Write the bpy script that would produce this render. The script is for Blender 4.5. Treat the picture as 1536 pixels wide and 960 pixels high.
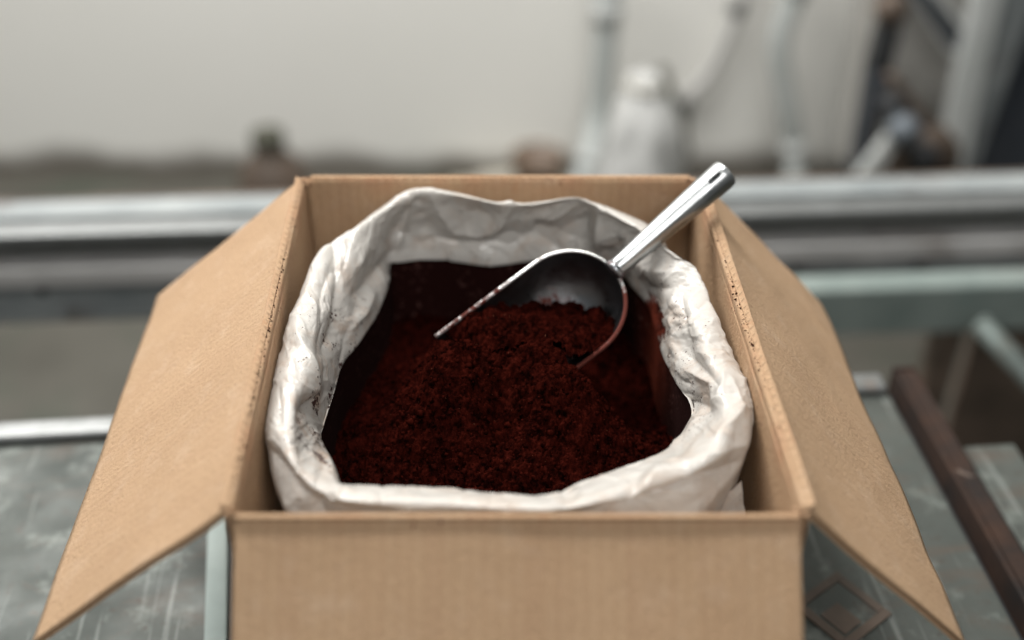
import bpy, bmesh, math, random
import numpy as np
from mathutils import Vector, Matrix

for o in list(bpy.data.objects):
    bpy.data.objects.remove(o)
S = bpy.context.scene
COL = S.collection
R = math.radians
ZR = 1.06                       # height of the carton's rim above the floor, metres

# ------------------------------------------------------------------ camera, light, exposure
CAMZ, PITCH, FPX = 0.44, 36.2, 1750.0
cam = bpy.data.cameras.new("camera")
cam.sensor_width = 36.0
cam.lens = FPX / 1536 * 36.0
cam.clip_start, cam.clip_end = 0.02, 50.0
cam.dof.use_dof = True
cam.dof.focus_distance = 0.760
cam.dof.aperture_fstop = 1.8
cam.dof.aperture_blades = 0
co = bpy.data.objects.new("camera", cam)
co.location = (0, 0, ZR + CAMZ)
co.rotation_euler = (R(90 - PITCH), 0, 0)
COL.objects.link(co)
S.camera = co

W = bpy.data.worlds.new("World")
S.world = W
W.use_nodes = True
bg = W.node_tree.nodes["Background"]
bg.inputs[0].default_value = (0.93, 1.0, 1.0, 1)
bg.inputs[1].default_value = 0.13


def area(name, loc, target, sx, sy, power, color):
    l = bpy.data.lights.new(name, "AREA")
    l.shape = "RECTANGLE"
    l.size, l.size_y, l.energy, l.color = sx, sy, power, color
    o = bpy.data.objects.new(name, l)
    o.location = loc
    d = Vector(target) - Vector(loc)
    o.rotation_euler = d.to_track_quat("-Z", "Y").to_euler()
    COL.objects.link(o)


area("window_light", (-1.5, 2.25, 3.0), (0.0, 0.7, 1.0), 1.2, 0.8, 68, (1.0, 0.985, 0.96))
area("fill_light", (0.3, -1.3, 3.1), (0.0, 0.65, 0.95), 1.8, 0.40, 40, (1.0, 0.985, 0.96))
area("fill_light", (-0.5, 1.35, 3.5), (-0.1, 2.7, 0.8), 2.0, 0.30, 96, (1.0, 0.985, 0.955))  # lamp added to brighten the back wall, no known fixture there
S.view_settings.view_transform = "Standard"
S.view_settings.look = "None"
S.view_settings.exposure = 0.0
S.view_settings.gamma = 1.0
S.render.engine = "CYCLES"
S.cycles.max_bounces = 8
S.cycles.use_denoising = True

# ------------------------------------------------------------------ numpy noise
rs = np.random.RandomState(7)
PERM = rs.permutation(4096)
GR = rs.uniform(-1, 1, (4096, 3))
RV = rs.uniform(0, 1, (4096, 4))


def hsh(ix, iy, iz=0):
    return PERM[(PERM[(PERM[ix & 4095] + iy) & 4095] + iz) & 4095]


def noise2(x, y, seed=0):
    x = np.asarray(x, float); y = np.asarray(y, float)
    ix = np.floor(x).astype(int); iy = np.floor(y).astype(int)
    fx = x - ix; fy = y - iy
    u = fx * fx * fx * (fx * (fx * 6 - 15) + 10); v = fy * fy * fy * (fy * (fy * 6 - 15) + 10)

    def g(a, b):
        h = hsh(ix + a, iy + b, seed)
        return GR[h, 0] * (fx - a) + GR[h, 1] * (fy - b)
    return ((g(0, 0) * (1 - u) + g(1, 0) * u) * (1 - v) + (g(0, 1) * (1 - u) + g(1, 1) * u) * v) * 1.4


def fbm(x, y, n=4, seed=0):
    r = 0; a = 1; t = 0
    for k in range(n):
        r = r + a * noise2(x * 2 ** k + 13.7 * k, y * 2 ** k - 7.1 * k, seed + k)
        t += a; a *= 0.5
    return r / t


def worley(x, y, seed=0):
    ix = np.floor(x).astype(int); iy = np.floor(y).astype(int)
    f1 = np.full(np.shape(x), 9.0); f2 = f1.copy(); val = np.zeros(np.shape(x))
    for a in (-1, 0, 1):
        for b in (-1, 0, 1):
            h = hsh(ix + a, iy + b, seed)
            d = np.hypot(ix + a + RV[h, 0] - x, iy + b + RV[h, 1] - y)
            n = d < f1
            f2 = np.where(n, f1, np.minimum(f2, d)); val = np.where(n, RV[h, 2], val); f1 = np.where(n, d, f1)
    return f1, f2, val


def crumple(x, y, seed=0, k=0.5, tilt=0.75):
    """continuous faceted relief: the upper envelope of tilted, slightly domed plates"""
    ix = np.floor(x).astype(int); iy = np.floor(y).astype(int)
    m = np.full(np.shape(x), -9.0)
    for a in (-2, -1, 0, 1, 2):
        for b in (-2, -1, 0, 1, 2):
            h = hsh(ix + a, iy + b, seed)
            dx = x - (ix + a + RV[h, 0]); dy = y - (iy + b + RV[h, 1])
            th = 6.2832 * RV[h, 3]; g = tilt * (0.55 + 0.45 * RV[h, 2])
            m = np.maximum(m, RV[h, 2] * 0.25 + g * (np.cos(th) * dx + np.sin(th) * dy) - k * (dx * dx + dy * dy))
    return m * 1.5


def smooth(a, b, x):
    t = np.clip((x - a) / (b - a), 0, 1)
    return t * t * (3 - 2 * t)


# ------------------------------------------------------------------ camera rays used to measure the place
_p = R(PITCH)
_F = np.array([0, math.cos(_p), -math.sin(_p)]); _U = np.array([0, math.sin(_p), math.cos(_p)]); _R = np.array([1.0, 0, 0])


def onz(px, py, z):
    """point of the plane at height z (above the carton's rim) seen at photograph pixel px, py"""
    d = _F + _R * (px - 768) / FPX - _U * (py - 480) / FPX
    t = (z - CAMZ) / d[2]
    return np.array([0, 0, CAMZ]) + t * d


def ony(px, py, Y):
    d = _F + _R * (px - 768) / FPX - _U * (py - 480) / FPX
    return np.array([0, 0, CAMZ]) + Y / d[1] * d


# ------------------------------------------------------------------ objects
def tag(o, label=None, cat=None, group=None, kind=None):
    if label: o["label"] = label
    if cat: o["category"] = cat
    if group: o["group"] = group
    if kind: o["kind"] = kind
    return o


def thing(name, loc, rotz=0):
    o = bpy.data.objects.new(name, None)
    o.empty_display_size = 0.05
    o.location = loc
    o.rotation_euler = (0, 0, rotz)
    COL.objects.link(o)
    return o


def link(name, me, mat, parent=None, smoothit=True):
    if mat: me.materials.append(mat)
    if smoothit:
        me.polygons.foreach_set("use_smooth", np.ones(len(me.polygons), bool))
    o = bpy.data.objects.new(name, me)
    COL.objects.link(o)
    if parent: o.parent = parent
    return o


def mesh_np(name, V, Fq):
    """V (n,3), Fq (m,4) int; fast"""
    me = bpy.data.meshes.new(name)
    V = np.asarray(V, np.float32); Fq = np.asarray(Fq, np.int32)
    n = Fq.shape[1]
    me.vertices.add(len(V)); me.vertices.foreach_set("co", V.ravel())
    me.loops.add(Fq.size); me.loops.foreach_set("vertex_index", Fq.ravel())
    me.polygons.add(len(Fq))
    me.polygons.foreach_set("loop_start", np.arange(0, Fq.size, n, dtype=np.int32))
    me.update(calc_edges=True)
    me.validate()
    return me


def gridfaces(nu, nv, closed_u=False, mask=None, flip=False):
    iu = np.arange(nu if closed_u else nu - 1); iv = np.arange(nv - 1)
    a, b = np.meshgrid(iu, iv, indexing="ij")
    a2 = (a + 1) % nu
    q = np.stack([a * nv + b, a2 * nv + b, a2 * nv + b + 1, a * nv + b + 1], -1).reshape(-1, 4)
    if flip: q = q[:, ::-1]
    if mask is not None:
        q = q[mask[q].all(1)]
    return q


def compact(V, Fq):
    used = np.unique(Fq)
    m = np.full(len(V), -1); m[used] = np.arange(len(used))
    return V[used], m[Fq], used


def loc_of(parent):
    return np.array(parent.location) if parent else np.zeros(3)


def attr(me, name, vals):
    a = me.attributes.new(name, "FLOAT", "POINT")
    a.data.foreach_set("value", np.asarray(vals, np.float32))


def bm_box(bm, x0, x1, y0, y1, z0, z1, bev=0.0, seg=2):
    r = bmesh.ops.create_cube(bm, size=1.0)
    M = Matrix.Translation(((x0 + x1) / 2, (y0 + y1) / 2, (z0 + z1) / 2)) @ Matrix.Diagonal((x1 - x0, y1 - y0, z1 - z0, 1))
    bmesh.ops.transform(bm, matrix=M, verts=r["verts"])
    if bev > 0:
        ed = list({e for v in r["verts"] for e in v.link_edges})
        bmesh.ops.bevel(bm, geom=ed, offset=bev, segments=seg, affect="EDGES", profile=0.6)


def bm_finish(bm, name, mat, parent=None, sm=False, tf=None):
    if tf is not None: bmesh.ops.transform(bm, matrix=tf, verts=bm.verts)
    me = bpy.data.meshes.new(name)
    bm.to_mesh(me); bm.free()
    return link(name, me, mat, parent, sm)


def box(name, mat, parent, x0, x1, y0, y1, z0, z1, bev=0.002, tf=None):
    bm = bmesh.new()
    bm_box(bm, x0, x1, y0, y1, z0, z1, bev)
    return bm_finish(bm, name, mat, parent, False, tf)


def tube_np(pts, rad, n=16, cap=True):
    """a tube along pts with a radius per point -> V, quads (caps as degenerate rings)"""
    P = np.asarray(pts, float); rad = np.broadcast_to(np.asarray(rad, float), (len(P),)).copy()
    if cap:
        P = np.vstack([P[:1], P, P[-1:]]); rad = np.r_[1e-5, rad, 1e-5]
    T = np.gradient(np.asarray(pts, float), axis=0)
    T /= np.linalg.norm(T, axis=1)[:, None]
    if cap: T = np.vstack([T[:1], T, T[-1:]])
    ref = np.array([0, 0, 1.0]) if abs(T[0][2]) < 0.9 else np.array([1.0, 0, 0])
    N = np.cross(T[0], ref); N /= np.linalg.norm(N)
    V = []
    for i in range(len(P)):
        N = N - T[i] * (N @ T[i]); N /= np.linalg.norm(N)
        B = np.cross(T[i], N)
        a = np.linspace(0, 2 * math.pi, n, endpoint=False)
        V.append(P[i] + rad[i] * (np.cos(a)[:, None] * N + np.sin(a)[:, None] * B))
    V = np.array(V)                       # (m, n, 3)
    m = len(V)
    Vt = V.transpose(1, 0, 2).reshape(-1, 3)
    return Vt, gridfaces(n, m, closed_u=True)


def tube(name, mat, parent, pts, rad, n=16):
    V, Fq = tube_np(pts, rad, n)
    V = V - loc_of(parent)
    return link(name, mesh_np(name, V, Fq), mat, parent)


def spline(P, n):
    """open Catmull-Rom through P -> n samples"""
    P = np.asarray(P, float)
    Q = np.vstack([2 * P[0] - P[1], P, 2 * P[-1] - P[-2]])
    t = np.linspace(0, len(P) - 1 - 1e-9, n); i = t.astype(int); f = (t - i)[:, None]
    a, b, c, d = Q[i], Q[i + 1], Q[i + 2], Q[i + 3]
    return 0.5 * ((2 * b) + (-a + c) * f + (2 * a - 5 * b + 4 * c - d) * f ** 2 + (-a + 3 * b - 3 * c + d) * f ** 3)


# ------------------------------------------------------------------ materials
class MB:
    def __init__(s, name):
        s.m = bpy.data.materials.new(name); s.m.use_nodes = True
        s.t = s.m.node_tree; s.b = s.t.nodes["Principled BSDF"]

    def n(s, typ, **kw):
        nd = s.t.nodes.new(typ)
        for k, v in kw.items():
            if k.startswith("i_"):
                key = k[2:]
                key = int(key) if key.isdigit() else key.replace("_", " ")
                s.put(nd.inputs[key], v)
            else: setattr(nd, k, v)
        return nd

    def put(s, sock, v):
        if isinstance(v, bpy.types.NodeSocket): s.t.links.new(v, sock)
        elif isinstance(v, bpy.types.Node): s.t.links.new(v.outputs[0], sock)
        else: sock.default_value = v

    def coord(s, kind="Object"):
        return s.n("ShaderNodeTexCoord").outputs[kind]

    def mapping(s, vec, scale=(1, 1, 1), rot=(0, 0, 0)):
        return s.n("ShaderNodeMapping", i_Vector=vec, i_Scale=scale, i_Rotation=rot).outputs[0]

    def noise(s, vec, scale, detail=4, rough=0.55, dist=0.0):
        return s.n("ShaderNodeTexNoise", i_Vector=vec, i_Scale=scale, i_Detail=detail, i_Roughness=rough, i_Distortion=dist).outputs[0]

    def ramp(s, fac, lo, hi, a=0.0, b=1.0):
        return s.n("ShaderNodeMapRange", i_0=fac, i_1=lo, i_2=hi, i_3=a, i_4=b).outputs[0]

    def math(s, op, a, b=0.0, clamp=False):
        nd = s.n("ShaderNodeMath", operation=op, use_clamp=clamp)
        s.put(nd.inputs[0], a); s.put(nd.inputs[1], b)
        return nd.outputs[0]

    def mix(s, fac, a, b):
        nd = s.n("ShaderNodeMix", data_type="RGBA")
        s.put(nd.inputs[0], fac); s.put(nd.inputs[6], a); s.put(nd.inputs[7], b)
        return nd.outputs[2]

    def bump(s, h, strength=0.3, dist=0.001, normal=None):
        nd = s.n("ShaderNodeBump", i_Height=h, i_Strength=strength, i_Distance=dist)
        if normal is not None: s.put(nd.inputs["Normal"], normal)
        return nd.outputs[0]

    def set(s, **kw):
        names = dict(color="Base Color", rough="Roughness", metal="Metallic", normal="Normal", spec="Specular IOR Level")
        for k, v in kw.items():
            s.put(s.b.inputs[names.get(k, k.replace("_", " "))], v)
        return s.m


def C4(r, g, b): return (r, g, b, 1)


COCOA = C4(0.014, 0.0026, 0.0019)


def m_card(name="kraft_cardboard", flute=0.09, stripe=0.18, fb=0.30):
    m = MB(name)
    uv = m.coord("UV")
    obj = m.coord("Object")
    sep = m.n("ShaderNodeSeparateXYZ", i_0=uv)
    streak = m.noise(m.mapping(uv, (1, 0.16, 1)), 420, 3, 0.6)
    blot = m.noise(obj, 16, 5, 0.6)
    fine = m.noise(obj, 900, 2, 0.6)
    fl = m.math("SINE", m.math("MULTIPLY", sep.outputs[0], 2 * math.pi / 0.0075))
    flv = m.noise(m.mapping(uv, (1, 0.05, 1)), 70, 2)
    c = m.mix(blot, C4(0.400, 0.262, 0.155), C4(0.500, 0.340, 0.212))
    c = m.mix(m.ramp(streak, 0.35, 0.7, 0, 0.18), c, C4(0.40, 0.255, 0.145))
    c = m.mix(m.ramp(fine, 0.30, 0.46, 0.5, 0), c, C4(0.30, 0.19, 0.115))
    c = m.mix(m.ramp(m.noise(obj, 260, 4, 0.7), 0.52, 0.70, 0, 0.32), c, C4(0.31, 0.195, 0.115))
    c = m.mix(m.ramp(m.noise(obj, 48, 5, 0.7), 0.52, 0.70, 0, 0.25), c, C4(0.58, 0.44, 0.33))
    c = m.mix(m.ramp(fl, 0.0, 1.0, 0, flute), c, C4(0.33, 0.195, 0.105))
    c = m.mix(m.ramp(m.noise(m.mapping(uv, (1, 0.04, 1)), 55, 3, 0.6), 0.45, 0.68, 0, stripe), c, C4(0.37, 0.225, 0.135))
    # rubbed-in cocoa smears and specks, denser toward the crease
    sm = m.noise(m.mapping(uv, (1, 0.35, 1)), 34, 4, 0.7, 0.6)
    c = m.mix(m.ramp(sm, 0.66, 0.78, 0, 0.55), c, C4(0.36, 0.15, 0.065))
    vor = m.n("ShaderNodeTexVoronoi", i_Vector=uv, i_Scale=260.0)
    near = m.ramp(sep.outputs[1], 0.0, 0.035, 0.34, 0.0)
    thr = m.math("ADD", m.math("MULTIPLY", near, m.ramp(m.noise(uv, 60, 2), 0.45, 0.65)), 0.045)
    sp = m.math("LESS_THAN", vor.outputs[0], thr)
    c = m.mix(m.math("MULTIPLY", sp, m.ramp(m.noise(uv, 45, 2), 0.5, 0.56)), c, C4(0.10, 0.02, 0.012))
    c = m.mix(m.math("MULTIPLY", m.ramp(sep.outputs[1], -0.002, 0.02, 0.5, 0.0), m.ramp(m.noise(uv, 28, 3), 0.42, 0.62)), c, C4(0.42, 0.20, 0.11))
    h = m.math("ADD", m.math("MULTIPLY", fl, m.ramp(flv, 0.3, 0.7, 0.05, 0.45)), m.math("MULTIPLY", streak, 0.6))
    nrm = m.bump(h, fb, 0.0008)
    nrm = m.bump(m.noise(obj, 330, 4, 0.72), 0.9, 0.0017, nrm)
    return m.set(color=c, rough=0.82, spec=0.25, normal=nrm)


def m_film():
    m = MB("white_plastic_film")
    obj = m.coord("Object")
    dust = m.n("ShaderNodeAttribute", attribute_name="dust").outputs["Fac"]
    coat = m.n("ShaderNodeAttribute", attribute_name="coat").outputs["Fac"]
    base = m.mix(m.noise(obj, 30, 4), C4(0.56, 0.53, 0.49), C4(0.68, 0.65, 0.61))
    # faint rubbed stains
    st = m.ramp(m.noise(obj, 42, 5, 0.7, 0.8), 0.48, 0.72, 0, 0.75)
    base = m.mix(m.math("MULTIPLY", st, m.ramp(dust, 0, 1, 0.42, 1.0)), base, C4(0.50, 0.33, 0.22))
    v1 = m.n("ShaderNodeTexVoronoi", i_Vector=m.mapping(obj, (1, 1, 0.7)), i_Scale=300.0)
    gate = m.ramp(m.noise(obj, 55, 3), 0.44, 0.62)
    t1 = m.math("ADD", m.math("MULTIPLY", m.math("MULTIPLY", dust, gate), 0.42), 0.03)
    s1 = m.math("MULTIPLY", m.math("LESS_THAN", v1.outputs[0], t1), m.ramp(m.noise(obj, 110, 2), 0.46, 0.5))
    v2 = m.n("ShaderNodeTexVoronoi", i_Vector=obj, i_Scale=620.0)
    s2 = m.math("LESS_THAN", v2.outputs[0], m.math("MULTIPLY", m.math("MULTIPLY", dust, gate), 0.48))
    s = m.math("MAXIMUM", s1, m.math("MULTIPLY", s2, 0.85))
    base = m.mix(s, base, C4(0.045, 0.012, 0.009))
    cf = m.ramp(m.math("ADD", coat, m.math("MULTIPLY", m.math("SUBTRACT", m.noise(obj, 130, 4, 0.7), 0.5), 1.3)), 0.42, 0.56)
    smr = m.n("ShaderNodeAttribute", attribute_name="smear").outputs["Fac"]
    fl_ = m.math("MULTIPLY", m.ramp(m.noise(obj, 230, 3, 0.6), 0.60, 0.68), m.ramp(m.noise(obj, 30, 2), 0.42, 0.55))
    col = m.mix(cf, base, m.mix(m.math("MULTIPLY", fl_, 0.7), m.mix(m.math("MULTIPLY", smr, m.ramp(m.noise(obj, 150, 4, 0.7), 0.3, 0.6, 0.35, 1.0)), COCOA, C4(0.150, 0.026, 0.012)), C4(0.13, 0.060, 0.052)))
    soft = m.noise(m.mapping(obj, (1, 1, 1)), 120, 3, 0.6, 1.2)
    nrm = m.bump(soft, 0.18, 0.0010)
    warp = m.n("ShaderNodeTexNoise", i_Vector=obj, i_Scale=60.0).outputs[1]
    wv = m.n("ShaderNodeVectorMath", operation="MULTIPLY_ADD"); m.put(wv.inputs[0], warp); m.put(wv.inputs[1], (0.012, 0.012, 0.012)); m.put(wv.inputs[2], obj)
    for scl, st, di in ((170.0, 0.30, 0.0007),):
        ve = m.n("ShaderNodeTexVoronoi", feature="DISTANCE_TO_EDGE", i_Vector=wv.outputs[0], i_Scale=scl)
        nrm = m.bump(m.math("MULTIPLY", m.ramp(ve.outputs[0], 0.0, 0.22), m.ramp(m.noise(obj, scl * 0.35, 2), 0.42, 0.62)), st, di, nrm)
    rough = m.ramp(m.math("MAXIMUM", cf, s), 0, 1, 0.22, 0.9)
    m.set(color=col, rough=rough, normal=nrm, spec=m.ramp(cf, 0, 1, 0.5, 0.1))
    tr = m.n("ShaderNodeBsdfTranslucent", i_Color=col)
    mx = m.n("ShaderNodeMixShader", i_0=m.ramp(cf, 0, 1, 0.16, 0.0))
    m.put(mx.inputs[1], m.b.outputs[0]); m.put(mx.inputs[2], tr.outputs[0])
    out = [n for n in m.t.nodes if n.type == "OUTPUT_MATERIAL"][0]
    m.put(out.inputs[0], mx.outputs[0])
    return m.m


def m_cocoa():
    m = MB("cocoa_powder")
    obj = m.coord("Object")
    c = m.mix(m.ramp(m.noise(obj, 120, 6, 0.78), 0.40, 0.72), C4(0.0034, 0.0009, 0.0007), C4(0.052, 0.0072, 0.0044))
    c = m.mix(m.ramp(m.noise(obj, 700, 2), 0.66, 0.8, 0, 0.6), c, C4(0.095, 0.014, 0.006))
    v = m.n("ShaderNodeTexVoronoi", i_Vector=obj, i_Scale=230.0)
    glint = m.math("LESS_THAN", v.outputs[0], 0.026)
    c = m.mix(glint, c, C4(0.55, 0.26, 0.16))
    nrm = m.bump(m.noise(obj, 1400, 3, 0.7), 0.6, 0.0007)
    return m.set(color=c, rough=1.0, spec=0.0, normal=nrm)


def m_metal(name, col, rough=0.3, scale=(1, 1, 1), streak=200, dusty=False, metal=1.0, dark=0.75):
    m = MB(name)
    obj = m.coord("Object")
    s = m.noise(m.mapping(obj, scale), streak, 3, 0.6)
    b = m.noise(obj, 60, 4, 0.6)
    c = m.mix(b, C4(*[x * dark for x in col]), C4(*col))
    r = m.math("ADD", m.ramp(b, 0.3, 0.7, rough * 0.8, rough * 1.25), m.ramp(s, 0.3, 0.7, 0, 0.08))
    mt = metal
    if dusty:
        d = m.n("ShaderNodeAttribute", attribute_name="dust").outputs["Fac"]
        f = m.ramp(m.math("ADD", d, m.math("MULTIPLY", m.math("SUBTRACT", m.noise(obj, 210, 5, 0.7), 0.5), 1.1)), 0.40, 0.62)
        c = m.mix(f, c, C4(0.10, 0.018, 0.010))
        r = m.ramp(f, 0, 1, r, 0.9)
        mt = m.ramp(f, 0, 1, metal, 0.0)
    nrm = m.bump(s, 0.10, 0.0006)
    return m.set(color=c, rough=r, metal=mt, normal=nrm)


def m_plain(name, a, b, scale=20, rough=0.6, metal=0.0, bump=0.2, bscale=200, spots=None, spot_scale=6, lo=0.56, hi=0.68):
    m = MB(name)
    obj = m.coord("Object")
    c = m.mix(m.ramp(m.noise(obj, scale, 6, 0.6), 0.3, 0.7), C4(*a), C4(*b))
    if spots:
        c = m.mix(m.ramp(m.noise(obj, spot_scale, 6, 0.65, 0.7), lo, hi), c, C4(*spots))
    return m.set(color=c, rough=rough, metal=metal, normal=m.bump(m.noise(obj, bscale, 3), bump, 0.001))


def m_tabletop():
    m = MB("worn_steel_tabletop")
    obj = m.coord("Object")
    c = m.mix(m.ramp(m.noise(obj, 7, 6, 0.6), 0.3, 0.7), C4(0.036, 0.044, 0.039), C4(0.092, 0.100, 0.090))
    c = m.mix(m.ramp(m.noise(m.mapping(obj, (1, 3, 1)), 9, 6, 0.7, 0.5), 0.50, 0.72, 0, 0.75), c, C4(0.10, 0.070, 0.052))
    c = m.mix(m.ramp(m.noise(obj, 26, 5, 0.7), 0.54, 0.68, 0, 0.65), c, C4(0.20, 0.22, 0.20))
    sx = m.noise(m.mapping(obj, (1, 0.05, 1), (0, 0, 0.4)), 160, 2, 0.5)
    c = m.mix(m.ramp(sx, 0.62, 0.72, 0, 0.35), c, C4(0.33, 0.35, 0.33))
    c = m.mix(m.ramp(m.noise(obj, 120, 4, 0.7), 0.58, 0.70, 0, 0.5), c, C4(0.055, 0.035, 0.025))
    return m.set(color=c, rough=m.ramp(m.noise(obj, 18, 4), 0.3, 0.7, 0.42, 0.7), metal=0.25, normal=m.bump(m.noise(obj, 90, 4), 0.2, 0.001))


def m_wall():
    m = MB("painted_wall")
    obj = m.coord("Object")
    z = m.n("ShaderNodeSeparateXYZ", i_0=obj).outputs[2]
    c = m.mix(m.noise(obj, 2.2, 5, 0.6), C4(0.83, 0.82, 0.77), C4(0.90, 0.885, 0.845))
    # splash-back grime along the foot of the wall
    g = m.math("ADD", z, m.math("MULTIPLY", m.noise(obj, 4, 5), 0.12))
    c = m.mix(m.ramp(g, 0.085, 0.14, 0.92, 0.0), c, C4(0.11, 0.092, 0.070))
    return m.set(color=c, rough=0.55, normal=m.bump(m.noise(obj, 30, 4), 0.2, 0.003))


CARD = m_card(); CARDF = m_card("fluted_kraft_cardboard", 0.18, 0.34, 0.5); FILM = m_film(); POW = m_cocoa()
ALU = m_metal("polished_aluminium", (0.47, 0.485, 0.49), 0.30, (1, 1, 1), 300)
ALUB = m_metal("dusty_scoop_metal", (0.30, 0.315, 0.33), 0.30, (1, 1, 1), 260, dusty=True)
STEEL = m_metal("brushed_steel", (0.30, 0.31, 0.31), 0.38, (0.05, 1, 1), 90, metal=0.8)
STEELD = m_metal("dull_blue_grey_steel", (0.20, 0.225, 0.25), 0.5, (0.05, 1, 1), 90, metal=0.5)
TABLE = m_tabletop()
GALV = m_plain("galvanised_edge", (0.13, 0.14, 0.135), (0.26, 0.265, 0.265), 30, 0.42, 0.4, 0.2, 90, (0.22, 0.17, 0.14), 22, 0.6, 0.72)
RUST = m_plain("rusty_angle_iron", (0.007, 0.004, 0.003), (0.040, 0.016, 0.007), 26, 0.9, 0.0, 0.5, 160, (0.22, 0.17, 0.14), 34, 0.64, 0.74)
DARK = m_plain("dark_grease", (0.012, 0.014, 0.016), (0.035, 0.036, 0.038), 30, 0.6)
FLOORM = m_plain("stained_concrete", (0.055, 0.051, 0.040), (0.100, 0.094, 0.078), 3.0, 0.75, 0, 0.4, 60, (0.055, 0.062, 0.046), 5, 0.5, 0.66)
WALLM = m_wall()
PAINT = m_plain("grey_machine_paint", (0.33, 0.32, 0.295), (0.42, 0.405, 0.38), 8, 0.5, 0, 0.1, 60, (0.25, 0.20, 0.16), 7, 0.58, 0.75)
PAINTL = m_plain("pale_grey_post_paint", (0.40, 0.42, 0.405), (0.50, 0.51, 0.50), 8, 0.45, 0, 0.1, 60)
PIPEM = m_plain("grey_pipe_plastic", (0.42, 0.45, 0.435), (0.50, 0.52, 0.51), 8, 0.45)
TEAL = m_plain("pale_green_steel", (0.20, 0.25, 0.235), (0.34, 0.39, 0.37), 9, 0.45, 0.2, 0.2, 60, (0.23, 0.13, 0.08), 9, 0.6, 0.7)
BROWN = m_plain("brown_grease_metal", (0.05, 0.038, 0.028), (0.14, 0.10, 0.075), 14, 0.6)
PAINTW = m_plain("light_bench_paint", (0.42, 0.415, 0.405), (0.58, 0.57, 0.56), 9, 0.5, 0, 0.1, 60, (0.25, 0.22, 0.20), 8, 0.58, 0.72)
PAINTM = m_plain("mid_green_grey_paint", (0.17, 0.19, 0.175), (0.26, 0.28, 0.26), 9, 0.5, 0, 0.1, 60, (0.10, 0.085, 0.08), 8, 0.56, 0.7)
SLATE = m_plain("slate_grey_paint", (0.17, 0.19, 0.195), (0.29, 0.31, 0.31), 9, 0.5, 0, 0.1, 60, (0.10, 0.085, 0.08), 8, 0.56, 0.7)
NAVY = m_plain("dark_blue_grey_panel", (0.030, 0.036, 0.046), (0.055, 0.062, 0.074), 8, 0.4)
SACK = m_plain("white_woven_sack", (0.50, 0.50, 0.485), (0.60, 0.60, 0.585), 12, 0.6, 0, 0.4, 60)
OLIVE = m_plain("dark_olive_plastic", (0.03, 0.035, 0.02), (0.07, 0.065, 0.045), 14, 0.5)
CLAY = m_plain("brown_bucket_plastic", (0.15, 0.10, 0.065), (0.22, 0.155, 0.11), 14, 0.5)

# ------------------------------------------------------------------ the setting
fl = box("floor", FLOORM, None, -6, 6, -3, 2.9, -0.10, 0.0, 0)
tag(fl, "dark stained concrete floor below the tables", "floor", kind="structure")
wl = box("wall", WALLM, None, -6, 6, 2.70, 2.90, 0.0, 3.6, 0)
tag(wl, "pale painted wall, grimy along its foot, behind everything", "wall", kind="structure")

# ------------------------------------------------------------------ work table
TZ = ZR - 0.25
tb = thing("work_table", (0.345, 0.845, 0.0), R(5.0))
tag(tb, "worn grey-green steel work table with a rusty edge bar, under the carton", "table")
box("tabletop", TABLE, tb, -1.5, 0.0, -1.3, -0.006, TZ - 0.012, TZ, 0.001)
bm = bmesh.new()
bm_box(bm, -1.5, -0.002, -0.019, 0.004, TZ + 0.0005, TZ + 0.009, 0.004, 3)
bm_finish(bm, "rear_edge_strip", GALV, tb, True)
bm = bmesh.new()
bm_box(bm, 0.010, 0.015, -1.3, 0.0, TZ - 0.045, TZ + 0.012, 0.0015)
bm_box(bm, 0.0155, 0.031, -1.3, 0.0, TZ + 0.006, TZ + 0.0125, 0.0015)
bm_box(bm, 0.010, 0.031, 0.001, 0.006, TZ - 0.045, TZ + 0.013, 0.0015)
bm_finish(bm, "rusty_angle_bar", RUST, tb)
bm = bmesh.new()
bm_box(bm, -1.5, 0.009, -0.035, -0.007, TZ - 0.07, TZ - 0.0125, 0.001)
bm_box(bm, -0.030, 0.0095, -1.3, -0.036, TZ - 0.07, TZ - 0.0125, 0.001)
bm_finish(bm, "under_frame", DARK, tb)
box("side_plate", TABLE, tb, 0.046, 0.092, -1.3, -0.085, TZ - 0.020, TZ - 0.008, 0.001)
for i in range(5):
    bm = bmesh.new()
    bm_box(bm, 0.0095, 0.0455, -0.15 - i * 0.26, -0.13 - i * 0.26, TZ - 0.040, TZ - 0.022, 0.001)
    bm_finish(bm, "bracket", RUST, tb)
for x, y in ((-0.04, -0.06), (-1.44, -0.06), (-0.04, -1.25), (-1.44, -1.25)):
    box("leg", STEELD, tb, x - 0.02, x + 0.02, y - 0.02, y + 0.02, 0, TZ - 0.071, 0.002)

# rails and marks lying on the table left and right of the carton's front
ra_, rb_ = onz(327, 962, -0.25), onz(330, 790, -0.25)
rl = thing("metal_rail", tuple(ra_ + np.array([0, 0, ZR])), math.atan2(rb_[1] - ra_[1], rb_[0] - ra_[0]) - math.pi / 2)
tag(rl, "narrow pale paint-blotched steel rail lying on the table left of the carton", "rail")
bm = bmesh.new()
bm_box(bm, -0.009, 0.0075, -0.10, 0.16, 0.0005, 0.007, 0.0015)
bm_finish(bm, "channel", TEAL, rl)
bm = bmesh.new()
bm_box(bm, 0.008, 0.0125, -0.10, 0.16, 0.0005, 0.004, 0.001)
bm_finish(bm, "dark_edge", DARK, rl)  # thin dark strip along the rail's right side
pl = thing("warning_plate", tuple(onz(1262, 915, -0.2495) + np.array([0, 0, ZR])), R(38))
tag(pl, "rusty brown square-framed plate on the table, right of the front flap", "plate")
bm = bmesh.new()
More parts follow.
